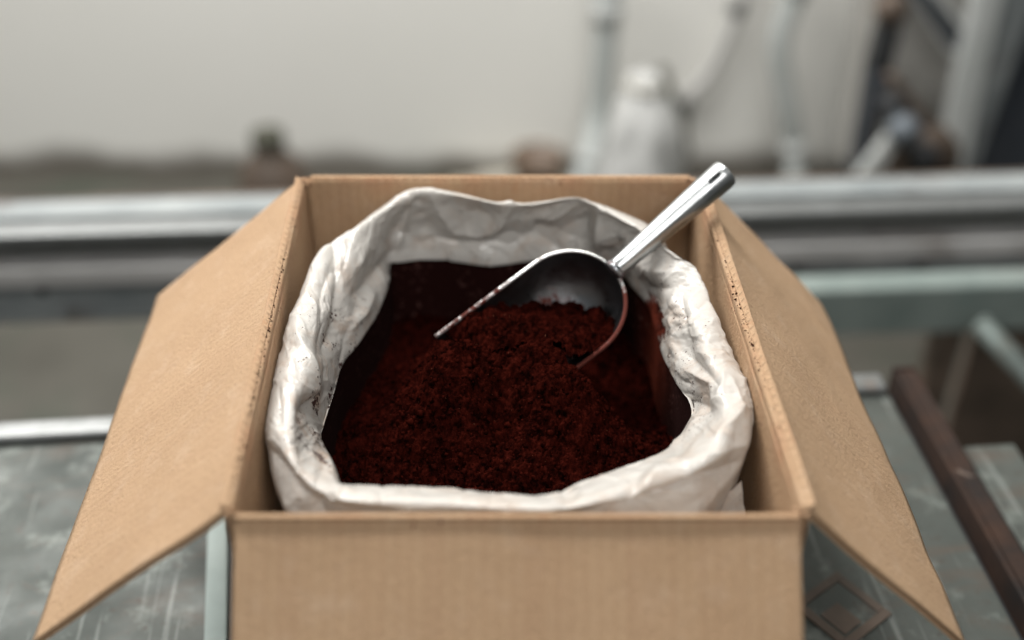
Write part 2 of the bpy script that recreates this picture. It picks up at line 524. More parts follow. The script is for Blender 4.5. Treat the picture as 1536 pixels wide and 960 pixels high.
for (x0, x1, y0, y1) in ((-.026, .026, -.026, -.019), (-.026, .026, .019, .026), (-.026, -.019, -.0188, .0188), (.019, .026, -.0188, .0188)):
    bm_box(bm, x0, x1, y0, y1, 0.0, 0.0016, 0.0003)
bm_finish(bm, "plate_frame", BROWN, pl)
bm = bmesh.new(); bm_box(bm, -0.0188, 0.0188, -0.0188, 0.0188, 0.0, 0.0010, 0.0002)
bm_finish(bm, "plate_face", TABLE, pl)
box("plate_mark", BROWN, pl, -0.0170, 0.002, -0.0170, 0.006, 0.0011, 0.0018, 0.0003)

# ------------------------------------------------------------------ steel bench behind
bn = thing("machine_bench", (0, 1.22, 0.0), R(3.3))
tag(bn, "long steel machine bench with stepped horizontal rails, behind the carton", "bench")


def zz(v): return ZR + v


bm = bmesh.new()
bm_box(bm, -2, 2, 0.0, 0.078, zz(-0.329), zz(-0.303), 0.004, 3)
bm_finish(bm, "front_rail", STEEL, bn)
bm = bmesh.new()
bm_box(bm, -2, 2, 0.030, 0.072, zz(-0.302), zz(-0.297), 0.002, 3)
bm_finish(bm, "deck_plate", SLATE, bn)
box("back_lip", BROWN, bn, -2, 2, 0.079, 0.086, zz(-0.33), zz(-0.300), 0.002)
box("groove_web", PAINTM, bn, -2, 2, 0.030, 0.10, zz(-0.3495), zz(-0.3295), 0)
bm = bmesh.new()
bm_box(bm, -2, 2, -0.004, 0.10, zz(-0.377), zz(-0.350), 0.004, 3)
bm_finish(bm, "lower_rail", PAINTW, bn)
box("side_web", SLATE, bn, -2, 2, 0.022, 0.09, zz(-0.414), zz(-0.3775), 0)
bm = bmesh.new()
bm_box(bm, -2, 0.32, 0.004, 0.09, zz(-0.436), zz(-0.4145), 0.004, 3)
bm_finish(bm, "bottom_lip", SLATE, bn)
for x in (-1.3, 1.35):
    box("leg", STEELD, bn, x - 0.03, x + 0.03, 0.02, 0.08, 0, zz(-0.4365), 0.003)
for k in range(9):
    bm = bmesh.new()
    bmesh.ops.create_cone(bm, segments=12, radius1=0.007, radius2=0.006, depth=0.006, cap_ends=True,
                          matrix=Matrix.Translation((-0.75 + k * 0.16, 0.0185, zz(-0.396))) @ Matrix.Rotation(R(90), 4, "X"))
    bm_finish(bm, "bolt", DARK, bn)

# lower green shelf beam with a slanting brace, right
gb = thing("shelf_beam", tuple(ony(1260, 470, 1.36) * [1, 1, 0]), R(3.3))
tag(gb, "pale green lower shelf beam with a slanting brace, right of the carton", "shelf")
z0 = ony(1260, 505, 1.36)[2] + ZR; z1 = ony(1260, 435, 1.36)[2] + ZR
bm = bmesh.new(); bm_box(bm, -0.12, 1.2, 0, 0.05, z0, z1, 0.006, 3)
bm_finish(bm, "beam", TEAL, gb)
a = ony(1470, 490, 1.33) - ony(1260, 470, 1.36) * [1, 1, 0]; b = ony(1600, 640, 1.2) - ony(1260, 470, 1.36) * [1, 1, 0]
V, Fq = tube_np([a + [0, 0, ZR], (a + b) / 2 + [0, 0, ZR], b + [0, 0, ZR]], 0.014, 12)
link("brace", mesh_np("brace", V, Fq), TEAL, gb)
box("leg", BROWN, gb, 0.16, 0.20, 0.01, 0.045, 0, z0 - 0.001, 0.002)
box("leg", STEELD, gb, 1.1, 1.14, 0.01, 0.045, 0, z0 - 0.001, 0.002)
box("dark_panel", BROWN, gb, 0.24, 1.15, 0.055, 0.07, 0.05, z0 - 0.02, 0.002)

# ------------------------------------------------------------------ pipes against the wall
Z3 = np.array([0, 0, ZR])


def pipe(name, pts, r, mat, label, cat):
    P = np.array([ony(*p) + Z3 for p in pts])
    base = P[-1].copy()
    t = thing(name, tuple(base)); tag(t, label, cat)
    tube("tube", mat, t, spline(P, 40), r, 16)
    for k in (8, 31):
        Q = spline(P, 40)[k:k + 3]
        tube("clamp", DARK if mat is not PIPEM else PAINTL, t, Q, r * 1.22, 16)
    return t


pipe("wall_pipe", [(922, -170, 2.55), (912, 0, 2.55), (906, 90, 2.55), (898, 170, 2.55), (884, 235, 2.5), (868, 290, 2.45)], 0.027, PIPEM,
     "straight grey pipe rising up the wall behind the white sack", "pipe")
pipe("curved_hose", [(1260, -190, 2.5), (1215, -60, 2.5), (1180, 25, 2.5), (1170, 80, 2.5), (1182, 160, 2.5), (1192, 230, 2.5), (1190, 300, 2.45)], 0.024, PIPEM,
     "thick grey hose bending in front of the wall, nearest the machine", "hose")
pipe("thin_hose", [(1140, -120, 2.66), (1110, 0, 2.66), (1088, 60, 2.66), (1062, 112, 2.66), (1030, 150, 2.66), (1012, 240, 2.62)], 0.015,
     m_plain("pale_hose", (0.53, 0.52, 0.50), (0.60, 0.59, 0.57)), "thin pale hose curving down the wall between the pipe and the thick hose", "hose")


# ------------------------------------------------------------------ things on the floor by the wall
def lathe(name, mat, parent, prof, n=28, wob=0.0, seed=3):
    a = np.linspace(0, 2 * math.pi, n, endpoint=False)
    V = []
    for ang in a:
        for (r, z) in prof:
            q = r * (1 + wob * float(noise2(math.cos(ang) * 1.6 + 5, math.sin(ang) * 1.6 + z * 9, seed)))
            V.append((q * math.cos(ang), q * math.sin(ang), z))
    return link(name, mesh_np(name, V, gridfaces(n, len(prof), True)), mat, parent)


# white sack with gathered neck
p = ony(958, 262, 2.42)
sk = thing("white_sack", (p[0], p[1], 0.0)); tag(sk, "white sack with a gathered neck standing at the foot of the wall", "sack")
top = ony(962, 118, 2.42)[2] + ZR
prof = [(0.001, 0.003), (0.085, 0.004), (0.10, 0.05), (0.10, top * 0.35), (0.085, top * 0.60), (0.068, top * 0.78), (0.040, top * 0.93), (0.032, top * 0.97), (0.036, top), (0.02, top + 0.01), (0.001, top + 0.004)]
lathe("sack_body", SACK, sk, spline([(r, 0, z) for r, z in prof], 60)[:, [0, 2]], 48, 0.28)
lathe("neck_tie", m_plain("yellowed_tie", (0.46, 0.44, 0.38), (0.52, 0.50, 0.44)), sk, [(0.03, top * 0.945), (0.044, top * 0.95), (0.044, top * 0.975), (0.03, top * 0.98)], 32, 0.1)

# dark tap right of the sack
p = ony(1020, 188, 2.56) + Z3
tp = thing("wall_tap", tuple(p)); tag(tp, "small dark green tap on the wall, right of the white sack", "tap")
bm = bmesh.new(); bmesh.ops.create_uvsphere(bm, u_segments=16, v_segments=10, radius=0.026, matrix=Matrix.Diagonal((0.8, 1, 1.3, 1)))
bm_finish(bm, "valve_body", OLIVE, tp, True)
tube("spout", OLIVE, tp, p + np.array([(0, 0, 0), (-0.012, -0.01, 0.04), (-0.03, 0.04, 0.075), (-0.035, 0.13, 0.085)]), 0.012)
tube("lever", OLIVE, tp, p + np.array([(0.0, -0.02, 0.0), (0.012, -0.03, -0.03), (0.02, -0.035, -0.055)]), 0.008)

# dark cone-like bottle left
p = ony(412, 283, 2.40)
bo = thing("dark_bottle", (p[0], p[1], 0.0)); tag(bo, "dark olive bottle with narrow neck behind the carton's left rear corner", "bottle")
top = ony(414, 196, 2.40)[2] + ZR
w_ = 0.064
lathe("bottle_body", BROWN, bo, [(0.001, 0.001), (w_ * 1.25, 0.002), (w_ * 1.3, 0.03), (w_ * 1.25, top * 0.58), (w_ * 1.0, top * 0.70), (w_ * 0.62, top * 0.80), (w_ * 0.46, top * 0.86), (w_ * 0.44, top * 0.90), (0.001, top * 0.902)], 28, 0.05)
lathe("cap", OLIVE, bo, [(0.001, top * 0.885), (w_ * 0.62, top * 0.886), (w_ * 0.6, top * 0.98), (w_ * 0.45, top), (0.001, top)], 24)

# brown bucket, low
p = ony(806, 275, 2.5)
bu = thing("brown_bucket", (p[0], p[1], 0.0)); tag(bu, "low brown bucket at the foot of the wall, left of the pipe", "bucket")
top = ony(806, 232, 2.5)[2] + ZR
lathe("bucket_body", CLAY, bu, [(0.001, 0.002), (0.05, 0.003), (0.062, top * 0.95), (0.066, top), (0.058, top), (0.05, top * 0.6), (0.001, top * 0.58)], 28)
V, Fq = tube_np([(-0.064, 0, top * 0.93), (-0.05, -0.03, top * 0.98 + 0.02), (0, -0.04, top + 0.035), (0.05, -0.03, top * 0.98 + 0.02), (0.064, 0, top * 0.93)], 0.004, 8)
link("handle", mesh_np("handle", V, Fq), DARK, bu)
p = ony(770, 285, 2.58)
rg = thing("folded_rag", (p[0], p[1], 0.0)); tag(rg, "pale crumpled rag heap beside the brown bucket", "rag")
g = np.linspace(-1, 1, 40); GX, GY = np.meshgrid(g, g, indexing="ij")
rr = np.hypot(GX, GY)
GZ = (ony(770, 252, 2.58)[2] + ZR) * np.clip(1 - rr ** 2.2, 0, 1) * (0.8 + 0.3 * crumple(GX * 2 + 9, GY * 2, 5)) + 0.002
link("rag_cloth", mesh_np("rag_cloth", np.stack([GX * 0.16, GY * 0.09, GZ], -1).reshape(-1, 3), gridfaces(40, 40)), m_plain("rag", (0.34, 0.32, 0.27), (0.45, 0.42, 0.36)), rg)

# ------------------------------------------------------------------ machine at right
mo = ony(1400, 290, 2.2)
mc = thing("machine", (mo[0], mo[1], 0.0)); tag(mc, "grey industrial machine with slotted panel, pulley and pale post, at the wall", "machine")
L0 = np.array([mo[0], mo[1], 0])


def quad_slab(name, mat, pix, Y, th, bev=0.003):
    P = [ony(x, y, Y) + Z3 - L0 for x, y in pix]
    bm = bmesh.new()
    vs = [bm.verts.new(q) for q in P]
    f = bm.faces.new(vs)
    r = bmesh.ops.extrude_face_region(bm, geom=[f])
    bmesh.ops.translate(bm, vec=(0, th, 0), verts=[e for e in r["geom"] if isinstance(e, bmesh.types.BMVert)])
    bmesh.ops.recalc_face_normals(bm, faces=bm.faces)
    if bev: bmesh.ops.bevel(bm, geom=list(bm.edges), offset=bev, segments=2, affect="EDGES")
    return bm_finish(bm, name, mat, mc)


quad_slab("body_panel", PAINT, [(1345, -120), (1470, -120), (1432, 300), (1292, 300), (1318, 130)], 2.22, 0.25)
quad_slab("side_frame", DARK, [(1322, -140), (1356, -140), (1352, 50), (1330, 130), (1300, 250), (1284, 250), (1306, 110), (1326, 40)], 2.12, 0.06)
quad_slab("side_frame", NAVY, [(1308, 120), (1330, 118), (1300, 252), (1278, 256)], 2.08, 0.03)
quad_slab("slot_cover", NAVY, [(1350, -20), (1384, -30), (1456, 56), (1446, 84), (1428, 80)], 2.12, 0.02)
quad_slab("slot_frame", PAINTL, [(1360, -20), (1372, 0), (1425, 80), (1442, 88), (1462, 66), (1400, -30), (1396, -12), (1456, 62), (1441, 82), (1424, 75), (1374, -4)], 2.10, 0.012, 0)
quad_slab("post", PAINTL, [(1500, -140), (1534, -140), (1438, 300), (1404, 300)], 2.05, 0.06)
quad_slab("blue_grey_panel", SLATE, [(1538, -140), (1606, -140), (1446, 300), (1440, 300)], 2.10, 0.05)
quad_slab("dark_side_panel", NAVY, [(1590, -140), (1900, -140), (1900, 300), (1436, 300)], 2.16, 0.3)
quad_slab("strut", PAINTL, [(1342, 196), (1356, 206), (1290, 300), (1262, 300)], 2.0, 0.03)
quad_slab("strut", BROWN, [(1330, 118), (1344, 114), (1410, 196), (1396, 206)], 2.04, 0.03)
for (cx, cy, rad, mt, yy, nm) in ((1384, 236, 0.070, BROWN, 2.05, "pulley"), (1384, 236, 0.030, DARK, 2.02, "hub"), (1338, 158, 0.026, DARK, 2.05, "knob"), (1336, 14, 0.028, BROWN, 2.05, "knob"), (1356, 196, 0.030, STEELD, 2.0, "roller")):
    q = ony(cx, cy, yy) + Z3 - L0
    bm = bmesh.new()
    bmesh.ops.create_cone(bm, segments=32, radius1=rad, radius2=rad, depth=0.04, cap_ends=True, matrix=Matrix.Translation(q) @ Matrix.Rotation(R(90), 4, "X"))
    bmesh.ops.bevel(bm, geom=[e for e in bm.edges if e.calc_face_angle(0) > 1], offset=0.004, segments=2, affect="EDGES")
    bm_finish(bm, nm, mt, mc, True)
for x in (-0.12, 0.35):
    box("foot", DARK, mc, x - 0.03, x + 0.03, 0.06, 0.16, 0, ony(1400, 300, 2.2)[2] + ZR + 0.02, 0.003)

# ------------------------------------------------------------------ the carton
NL = np.array([-0.1463, 0.4320, 0]); FL = np.array([-0.1587, 0.7843, 0])
NR = np.array([0.1520, 0.4320, 0]); FR = np.array([0.1405, 0.7843, 0])
cc = (NL + FL + NR + FR) / 4
bx = thing("cardboard_box", (cc[0], cc[1], TZ + 0.001))
tag(bx, "open brown cardboard carton with its flaps folded out, holding the bag of cocoa", "box")
BL = np.array([cc[0], cc[1], TZ + 0.001]) - np.array([0, 0, ZR])
TH = 0.0042


def unit(v): return v / np.linalg.norm(v)


def board(name, A, B, prof, sag=0.0, seed=0, trim0=(0, 0), warp=0.0012, parent=bx, wob=0.0, mat=None):
    """corrugated board: hinge line A->B, prof = list of (outward, up) points of the inner liner, v in metres.
    Two liners with a real fluted core between, flutes running along v."""
    t = unit(B - A); L = np.linalg.norm(B - A)
    out = np.array([t[1], -t[0], 0.0])
    if out @ ((A + B) / 2 - cc) < 0: out = -out
    P = spline([(p[0], 0, p[1]) for p in prof], 60)[:, [0, 2]] if len(prof) > 2 else np.linspace(prof[0], prof[1], 60)
    d = np.gradient(P, axis=0); d /= np.linalg.norm(d, axis=1)[:, None]
    arc = np.r_[0, np.cumsum(np.hypot(*np.diff(P, axis=0).T))]
    nrm = np.stack([-d[:, 1], d[:, 0]], -1)            # inner/upper side
    sgn = -1.0
    nu = 90
    vdist = arc[-1] - arc if prof[0][1] < -0.2 else arc
    u = np.linspace(0, 1, nu); U_, Vv = np.meshgrid(u, np.arange(60), indexing="ij")

    def surf(U_, Vi, off, inset=0.0, vin=0.0):
        s = arc[Vi] / arc[-1]
        lo = trim0[0] * s + inset; hi = L - trim0[1] * s - inset
        x = lo + (hi - lo) * U_
        Pv = P[Vi] + nrm[Vi] * off[..., None] if np.ndim(off) else P[Vi] + nrm[Vi] * off
        w = warp * (fbm(x * 9 + seed * 3.1, arc[Vi] * 9 + seed, 3, seed) * 2) * np.clip(arc[Vi] / 0.03, 0, 1) + sag * np.sin(np.pi * U_) * s
        edge = wob * fbm(x * 60, x * 0 + seed, 3, seed + 4)
        Pv = Pv + nrm[Vi] * w[..., None]
        return (A + x[..., None] * t + Pv[..., :1] * out + np.stack([x * 0, x * 0, Pv[..., 1] + edge], -1)), x

    Vs, Fs, UVs = [], [], []
    off0 = 0
    e = 0.0005
    for (a_, b_) in ((0.0, e), (TH - e, TH)):
        for o_, fl_ in ((a_, True), (b_, False)):
            G, x = surf(U_, Vv, -o_ * 1.0)
            q = gridfaces(nu, 60, flip=fl_)
            Vs.append(G.reshape(-1, 3)); Fs.append(q + off0); UVs.append(np.stack([x, vdist[Vv]], -1).reshape(-1, 2)); off0 += nu * 60
        # close the thin liner edges
        lo = off0 - 2 * nu * 60
        ring = [i * 60 for i in range(nu)] + [(nu - 1) * 60 + j for j in range(1, 60)] + [i * 60 + 59 for i in range(nu - 2, -1, -1)] + [j for j in range(58, 0, -1)]
        ring = np.array(ring); r2 = np.roll(ring, -1)
        Fs.append(np.stack([lo + ring, lo + r2, lo + nu * 60 + r2, lo + nu * 60 + ring], -1))
    # fluting
    per = 0.0075; nf = int(L / per * 10)
    u2 = np.linspace(0, 1, nf); Uf, Vf = np.meshgrid(u2, np.arange(60), indexing="ij")
    ph = Uf * L / per * 2 * np.pi + 0.8
    offf = -(TH / 2 + (TH / 2 - e) * 0.96 * np.sin(ph))
    G, x = surf(Uf, Vf, offf, inset=0.0006)
    Vs.append(G.reshape(-1, 3)); Fs.append(gridfaces(nf, 60) + off0); UVs.append(np.stack([x, arc[Vf] + 0.05], -1).reshape(-1, 2))
    V = np.vstack(Vs); Fq = np.vstack(Fs); UV = np.vstack(UVs)
    me = mesh_np(name, V - BL, Fq)
    ul = me.uv_layers.new(name="UVMap")
    li = np.empty(len(me.loops), np.int32); me.loops.foreach_get("vertex_index", li)
    ul.data.foreach_set("uv", UV[li].astype(np.float32).ravel())
    o = link(name, me, mat or CARD, parent)
    return o


def wallprof(): return [(0.0, -0.0022), (0.0, -0.249)]


def flapprof(deg, length, r=0.0024):
    """crease rolls over a small radius, then runs out and down"""
    a = math.radians(deg)
    pts = []
    cx = r
    n = 7
    end = math.pi / 2 - a                       # tangent direction outward-down
    for k in range(n):
        ang = math.pi - (math.pi - end) * k / (n - 1)
        pts.append((cx + r * math.cos(ang), -r + r * math.sin(ang)))
    x, z = pts[-1]
    for k in range(1, 8):
        l = length * k / 7
        pts.append((x + math.cos(a) * l, z - math.sin(a) * l))
    pts.insert(0, (0, -r - 0.004))
    return pts


# walls: inner faces on the rim lines, shortened so that corners butt
def inset(A, B, k):
    t = unit(B - A); return A + t * k, B - t * k


WDROP = -0.0064
for (A, B, ins) in ((NL, FL, 0.0), (NR, FR, 0.0)):
    board("side_wall", A, B, [(0.0, -0.249), (0.0, WDROP)], seed=2, wob=0.0004)
A, B = inset(NL, NR, 0.0002); board("side_wall", A, B, [(0.0, -0.249), (0.0, WDROP)], seed=5)
A, B = inset(FL, FR, 0.0002); board("side_wall", A, B, [(0.0, -0.249), (0.0, -0.001)], seed=8, wob=0.0006, mat=CARDF)
box("bottom", CARD, bx, -0.14, 0.14, -0.17, 0.17, 0.0005, 0.004, 0)
# flaps
A, B = inset(NL, FL, 0.002)
f = board("flap", A, B, flapprof(39.5, 0.163), sag=0.0, seed=11, trim0=(0.001, 0.002), warp=0.0016)
f["label"] = "left flap, folded down outward, paler"
A, B = inset(NR, FR, 0.002)
f = board("flap", A, B, flapprof(46.0, 0.158), seed=14, trim0=(0.000, 0.006), warp=0.0020)
f["label"] = "right flap, folded down outward, slightly wavy"
A, B = inset(NL, NR, 0.0025)
f = board("flap", A, B, flapprof(47.0, 0.150), seed=17, trim0=(0, 0), mat=CARDF)
f["label"] = "front flap, folded down toward the viewer"
A, B = inset(FL, FR, 0.003)
f = board("flap", A + [0, 0.0048, -0.004], B + [0, 0.0048, -0.004], flapprof(80.0, 0.150, 0.002), seed=21)
f["label"] = "rear flap, hanging down behind"

# torn, fluffed paper at the four corners where the flaps were slit
for k, (cx_, cy_, n_, sz_) in enumerate(((NL[0], NL[1], 5, .007), (FL[0], FL[1], 6, .010), (NR[0], NR[1], 4, .006), (FR[0], FR[1], 5, .008))):
    rr_ = random.Random(40 + k)
    bm = bmesh.new()
    for q in range(n_):
        a0 = rr_.uniform(0, 6.28); c_ = Vector((cx_ + rr_.uniform(-.5, .5) * sz_, cy_ + rr_.uniform(-.3, .5) * sz_, rr_.uniform(-.006, .0005)))
        ring = []
        m_ = 7
        for w in range(m_):
            t = a0 + 6.28 * w / m_; rad_ = sz_ * rr_.uniform(.18, .55)
            ring.append(bm.verts.new(c_ + Vector((rad_ * math.cos(t), rad_ * .6 * math.sin(t), rad_ * rr_.uniform(-.5, .7)))))
        cen = bm.verts.new(c_ + Vector((0, 0, sz_ * .12)))
        for w in range(m_): bm.faces.new((cen, ring[w], ring[(w + 1) % m_]))
    bmesh.ops.translate(bm, verts=bm.verts, vec=Vector(-BL))
    me_ = bm_finish(bm, "torn_corner", CARD, bx)
    md = me_.modifiers.new("thickness", "SOLIDIFY"); md.thickness = 0.0005

# ------------------------------------------------------------------ the bag
ST = [  # inner lip px, z | crest px, z | outer px, z
    ((592, 394), -.060, (596, 336), -.030, (630, 287), .000),
    ((584, 420), -.060, (570, 372), -.033, (578, 314), -.004),
    ((568, 462), -.064, (532, 415), -.028, (535, 342), -.006),
    ((541, 506), -.062, (500, 455), -.022, (488, 368), -.010),
    ((514, 545), -.060, (482, 495), -.020, (460, 428), -.016),
    ((500, 592), -.060, (462, 540), -.018, (433, 497), -.020),
    ((485, 640), -.060, (448, 595), -.016, (412, 562), -.024),
    ((480, 664), -.055, (440, 648), -.016, (400, 625), -.027),
    ((493, 697), -.045, (444, 690), -.016, (402, 670), -.030),
    ((512, 726), -.035, (468, 726), -.016, (416, 722), -.036),
    ((560, 730), -.030, (524, 750), -.016, (452, 770), -.042),
    ((640, 733), -.030, (636, 756), -.016, (590, 792), -.045),
    ((740, 739), -.030, (740, 762), -.016, (740, 794), -.045),
    ((825, 742), -.030, (832, 764), -.016, (850, 794), -.045),
    ((875, 722), -.032, (898, 752), -.016, (960, 788), -.042),
    ((942, 698), -.035, (984, 727), -.016, (1032, 771), -.038),
    ((1000, 677), -.040, (1048, 700), -.016, (1090, 714), -.032),
    ((1030, 640), -.045, (1080, 652), -.016, (1122, 660), -.027),
    ((1036, 612), -.050, (1085, 604), -.016, (1126, 600), -.024),
    ((1013, 570), -.055, (1064, 552), -.016, (1110, 553), -.022),
    ((997, 535), -.060, (1044, 505), -.018, (1090, 503), -.020),
    ((985, 495), -.062, (1018, 462), -.022, (1066, 450), -.016),
    ((972, 458), -.065, (990, 420), -.028, (1048, 408), -.012),
    ((950, 430), -.060, (955, 395), -.030, (1010, 380), -.008),
    ((925, 402), -.061, (920, 366), -.032, (962, 345), -.004),
    ((893, 392), -.061, (884, 345), -.032, (908, 316), -.002),
    ((850, 391), -.061, (850, 342), -.034, (868, 298), .001),
    ((792, 390), -.061, (782, 348), -.036, (800, 306), -.001),
    ((735, 397), -.061, (728, 350), -.036, (752, 306), -.001),
    ((668, 389), -.061, (670, 345), -.036, (690, 293), .001),
]
n_st = len(ST)
gc = np.array([0.0, 0.62])
SEC = []
for (I, zi, M, zm, O, zo) in ST:
    pi, pm, po = onz(*I, zi), onz(*M, zm), onz(*O, zo)
    dr = po[:2] - pi[:2]; dr = dr / (np.linalg.norm(dr) + 1e-9)
    rad = unit(np.r_[po[:2] - gc, 0])
    lip = pi + np.array([0, 0, -0.002]) + rad * 0.0025
    low1 = pi + np.array([0, 0, -0.014]) + rad * 0.004
    low2 = pi + np.array([0, 0, -0.070]) + rad * 0.004
    mid_i = (pi + pm) / 2 + np.array([0, 0, 0.002])
    mid_o = (pm + po) / 2 + np.array([0, 0, 0.004])
    if O[1] < 400:      # at the rear the outer layer hangs behind the inner one
        po = po.copy()
    rear = smooth(0.66, 0.74, po[1]) * 1.0
    o1 = po + rad * 0.0005 + np.array([0, 0, -0.012])
    o2 = po - rad * 0.003 + np.array([0, 0, -0.040])
    o3 = po - rad * 0.010 + np.array([0, 0, -0.100])
    def push(o, ref, gap):          # the outer layer stays outside the inner one
        d = (ref - o)[:2] @ rad[:2] + gap
        return o + rad * max(0.0, d)
    o1 = push(o1, pi, 0.004); o2 = push(o2, low2, 0.003); o3 = push(o3, low2, 0.004)
    ex = {0: (0.012, 0.014), 1: (0.016, 0.022), 2: (0.010, 0.012), 29: (0.0, 0.010)}.get(len(SEC))
    if ex:
        o1 = o1 + np.array([-ex[0] * .6, ex[1] * .6, 0]); o2 = o2 + np.array([-ex[0], ex[1], 0]); o3 = o3 + np.array([-ex[0], ex[1], 0])
    SEC.append([low2, low1, lip, pi, mid_i, pm, mid_o, po, o1, o2, o3])
SEC = np.array(SEC)                                      # (st, k, 3)
NU, NV = 1150, 170
# closed Catmull-Rom around
tt = np.linspace(0, n_st, NU, endpoint=False); i0 = tt.astype(int); ff = (tt - i0)[:, None, None]
P0, P1, P2, P3 = SEC[(i0 - 1) % n_st], SEC[i0 % n_st], SEC[(i0 + 1) % n_st], SEC[(i0 + 2) % n_st]
RG = 0.5 * ((2 * P1) + (-P0 + P2) * ff + (2 * P0 - 5 * P1 + 4 * P2 - P3) * ff ** 2 + (-P0 + 3 * P1 - 3 * P2 + P3) * ff ** 3)
nk = SEC.shape[1]
tv = np.linspace(0, nk - 1 - 1e-6, NV)
# spend samples on the visible part
tv = np.interp(np.linspace(0, 1, NV), [0, .08, .18, .78, .9, 1], [0, 1, 2.2, 7.6, 8.8, nk - 1 - 1e-6])
j0 = tv.astype(int); fv = (tv - j0)[None, :, None]
Q = np.concatenate([2 * RG[:, :1] - RG[:, 1:2], RG, 2 * RG[:, -1:] - RG[:, -2:-1]], 1)
BAG = 0.5 * ((2 * Q[:, j0 + 1]) + (-Q[:, j0] + Q[:, j0 + 2]) * fv + (2 * Q[:, j0] - 5 * Q[:, j0 + 1] + 4 * Q[:, j0 + 2] - Q[:, j0 + 3]) * fv ** 2
             + (-Q[:, j0] + 3 * Q[:, j0 + 1] - 3 * Q[:, j0 + 2] + Q[:, j0 + 3]) * fv ** 3)
du = np.roll(BAG, -1, 0) - np.roll(BAG, 1, 0)
dv = np.gradient(BAG, axis=1)
NB = np.cross(du, dv); NB /= np.linalg.norm(NB, axis=2)[..., None] + 1e-12
if NB[NU // 2, NV // 2, 2] < 0: NB = -NB
per = np.r_[0, np.cumsum(np.linalg.norm(np.diff(BAG[:, NV // 2], axis=0), axis=1))]
Ptot = per[-1] + np.linalg.norm(BAG[0, NV // 2] - BAG[-1, NV // 2])
arcv = np.concatenate([np.zeros((NU, 1)), np.cumsum(np.linalg.norm(np.diff(BAG, axis=1), axis=2), 1)], 1)
Sx = np.repeat(per[:, None], NV, 1); Ty = arcv


def looped(fn):
    """make a function of perimeter periodic by cross-fading over the last 5 cm (hidden behind the scoop)"""
    w = smooth(Ptot - 0.04, Ptot, Sx)
    return fn(Sx, Ty) * (1 - w) + fn(Sx - Ptot, Ty) * w


def folds(s, t):
    wx = s + 0.006 * fbm(s * 40, t * 40, 2, 31); wy = t + 0.006 * fbm(s * 40 + 9, t * 40, 2, 33)
    rearw = smooth(0.0, 0.09, s) * 0 + np.interp(s / Ptot, [0, .05, .12, .70, .80, 1], [1, .7, 0, 0, 1, 1])
    sideA = crumple(wx * 15 + wy * 12, wy * 30, 3); sideB = crumple(wx * 13 - wy * 16 + 40, wy * 26 + 7, 5)
    rearA = crumple(wx * 24 + wy * 10, wy * 13, 6); rearB = crumple(wx * 20 - wy * 12 + 20, wy * 12 + 7, 7)
    A_ = sideA * (1 - rearw) + rearA * rearw; B_ = sideB * (1 - rearw) + rearB * rearw
    med = crumple(wx * 48 + wy * 22, wy * 44, 8); med2 = crumple(wx * 42 - wy * 35 + 11, wy * 50 + 3, 12)
    fine = crumple(wx * 130 + wy * 60, wy * 100, 15); fine2 = crumple(wx * 120 - wy * 90, wy * 120, 19)
    mk = smooth(-0.1, 0.4, fbm(s * 22, t * 22, 2, 41)); mk2 = smooth(0.0, 0.45, fbm(s * 30 + 5, t * 30, 2, 43))
    h = 0.0030 * (A_ - B_ * 0.85) + 0.0012 * (med - med2) * (0.30 + 0.9 * mk) + 0.00045 * (fine - fine2) * (0.10 + 1.2 * mk2)
    return h


hgt = looped(folds)
hgt = hgt - hgt.mean()
taper = np.interp(tv, [0, 1, 2.3, 3.2, 6.6, 7.4, nk], [0.1, 0.3, 0.5, 1.0, 1.0, 0.25, 0.25])[None, :]
BAG = BAG + NB * (hgt * taper)[..., None]
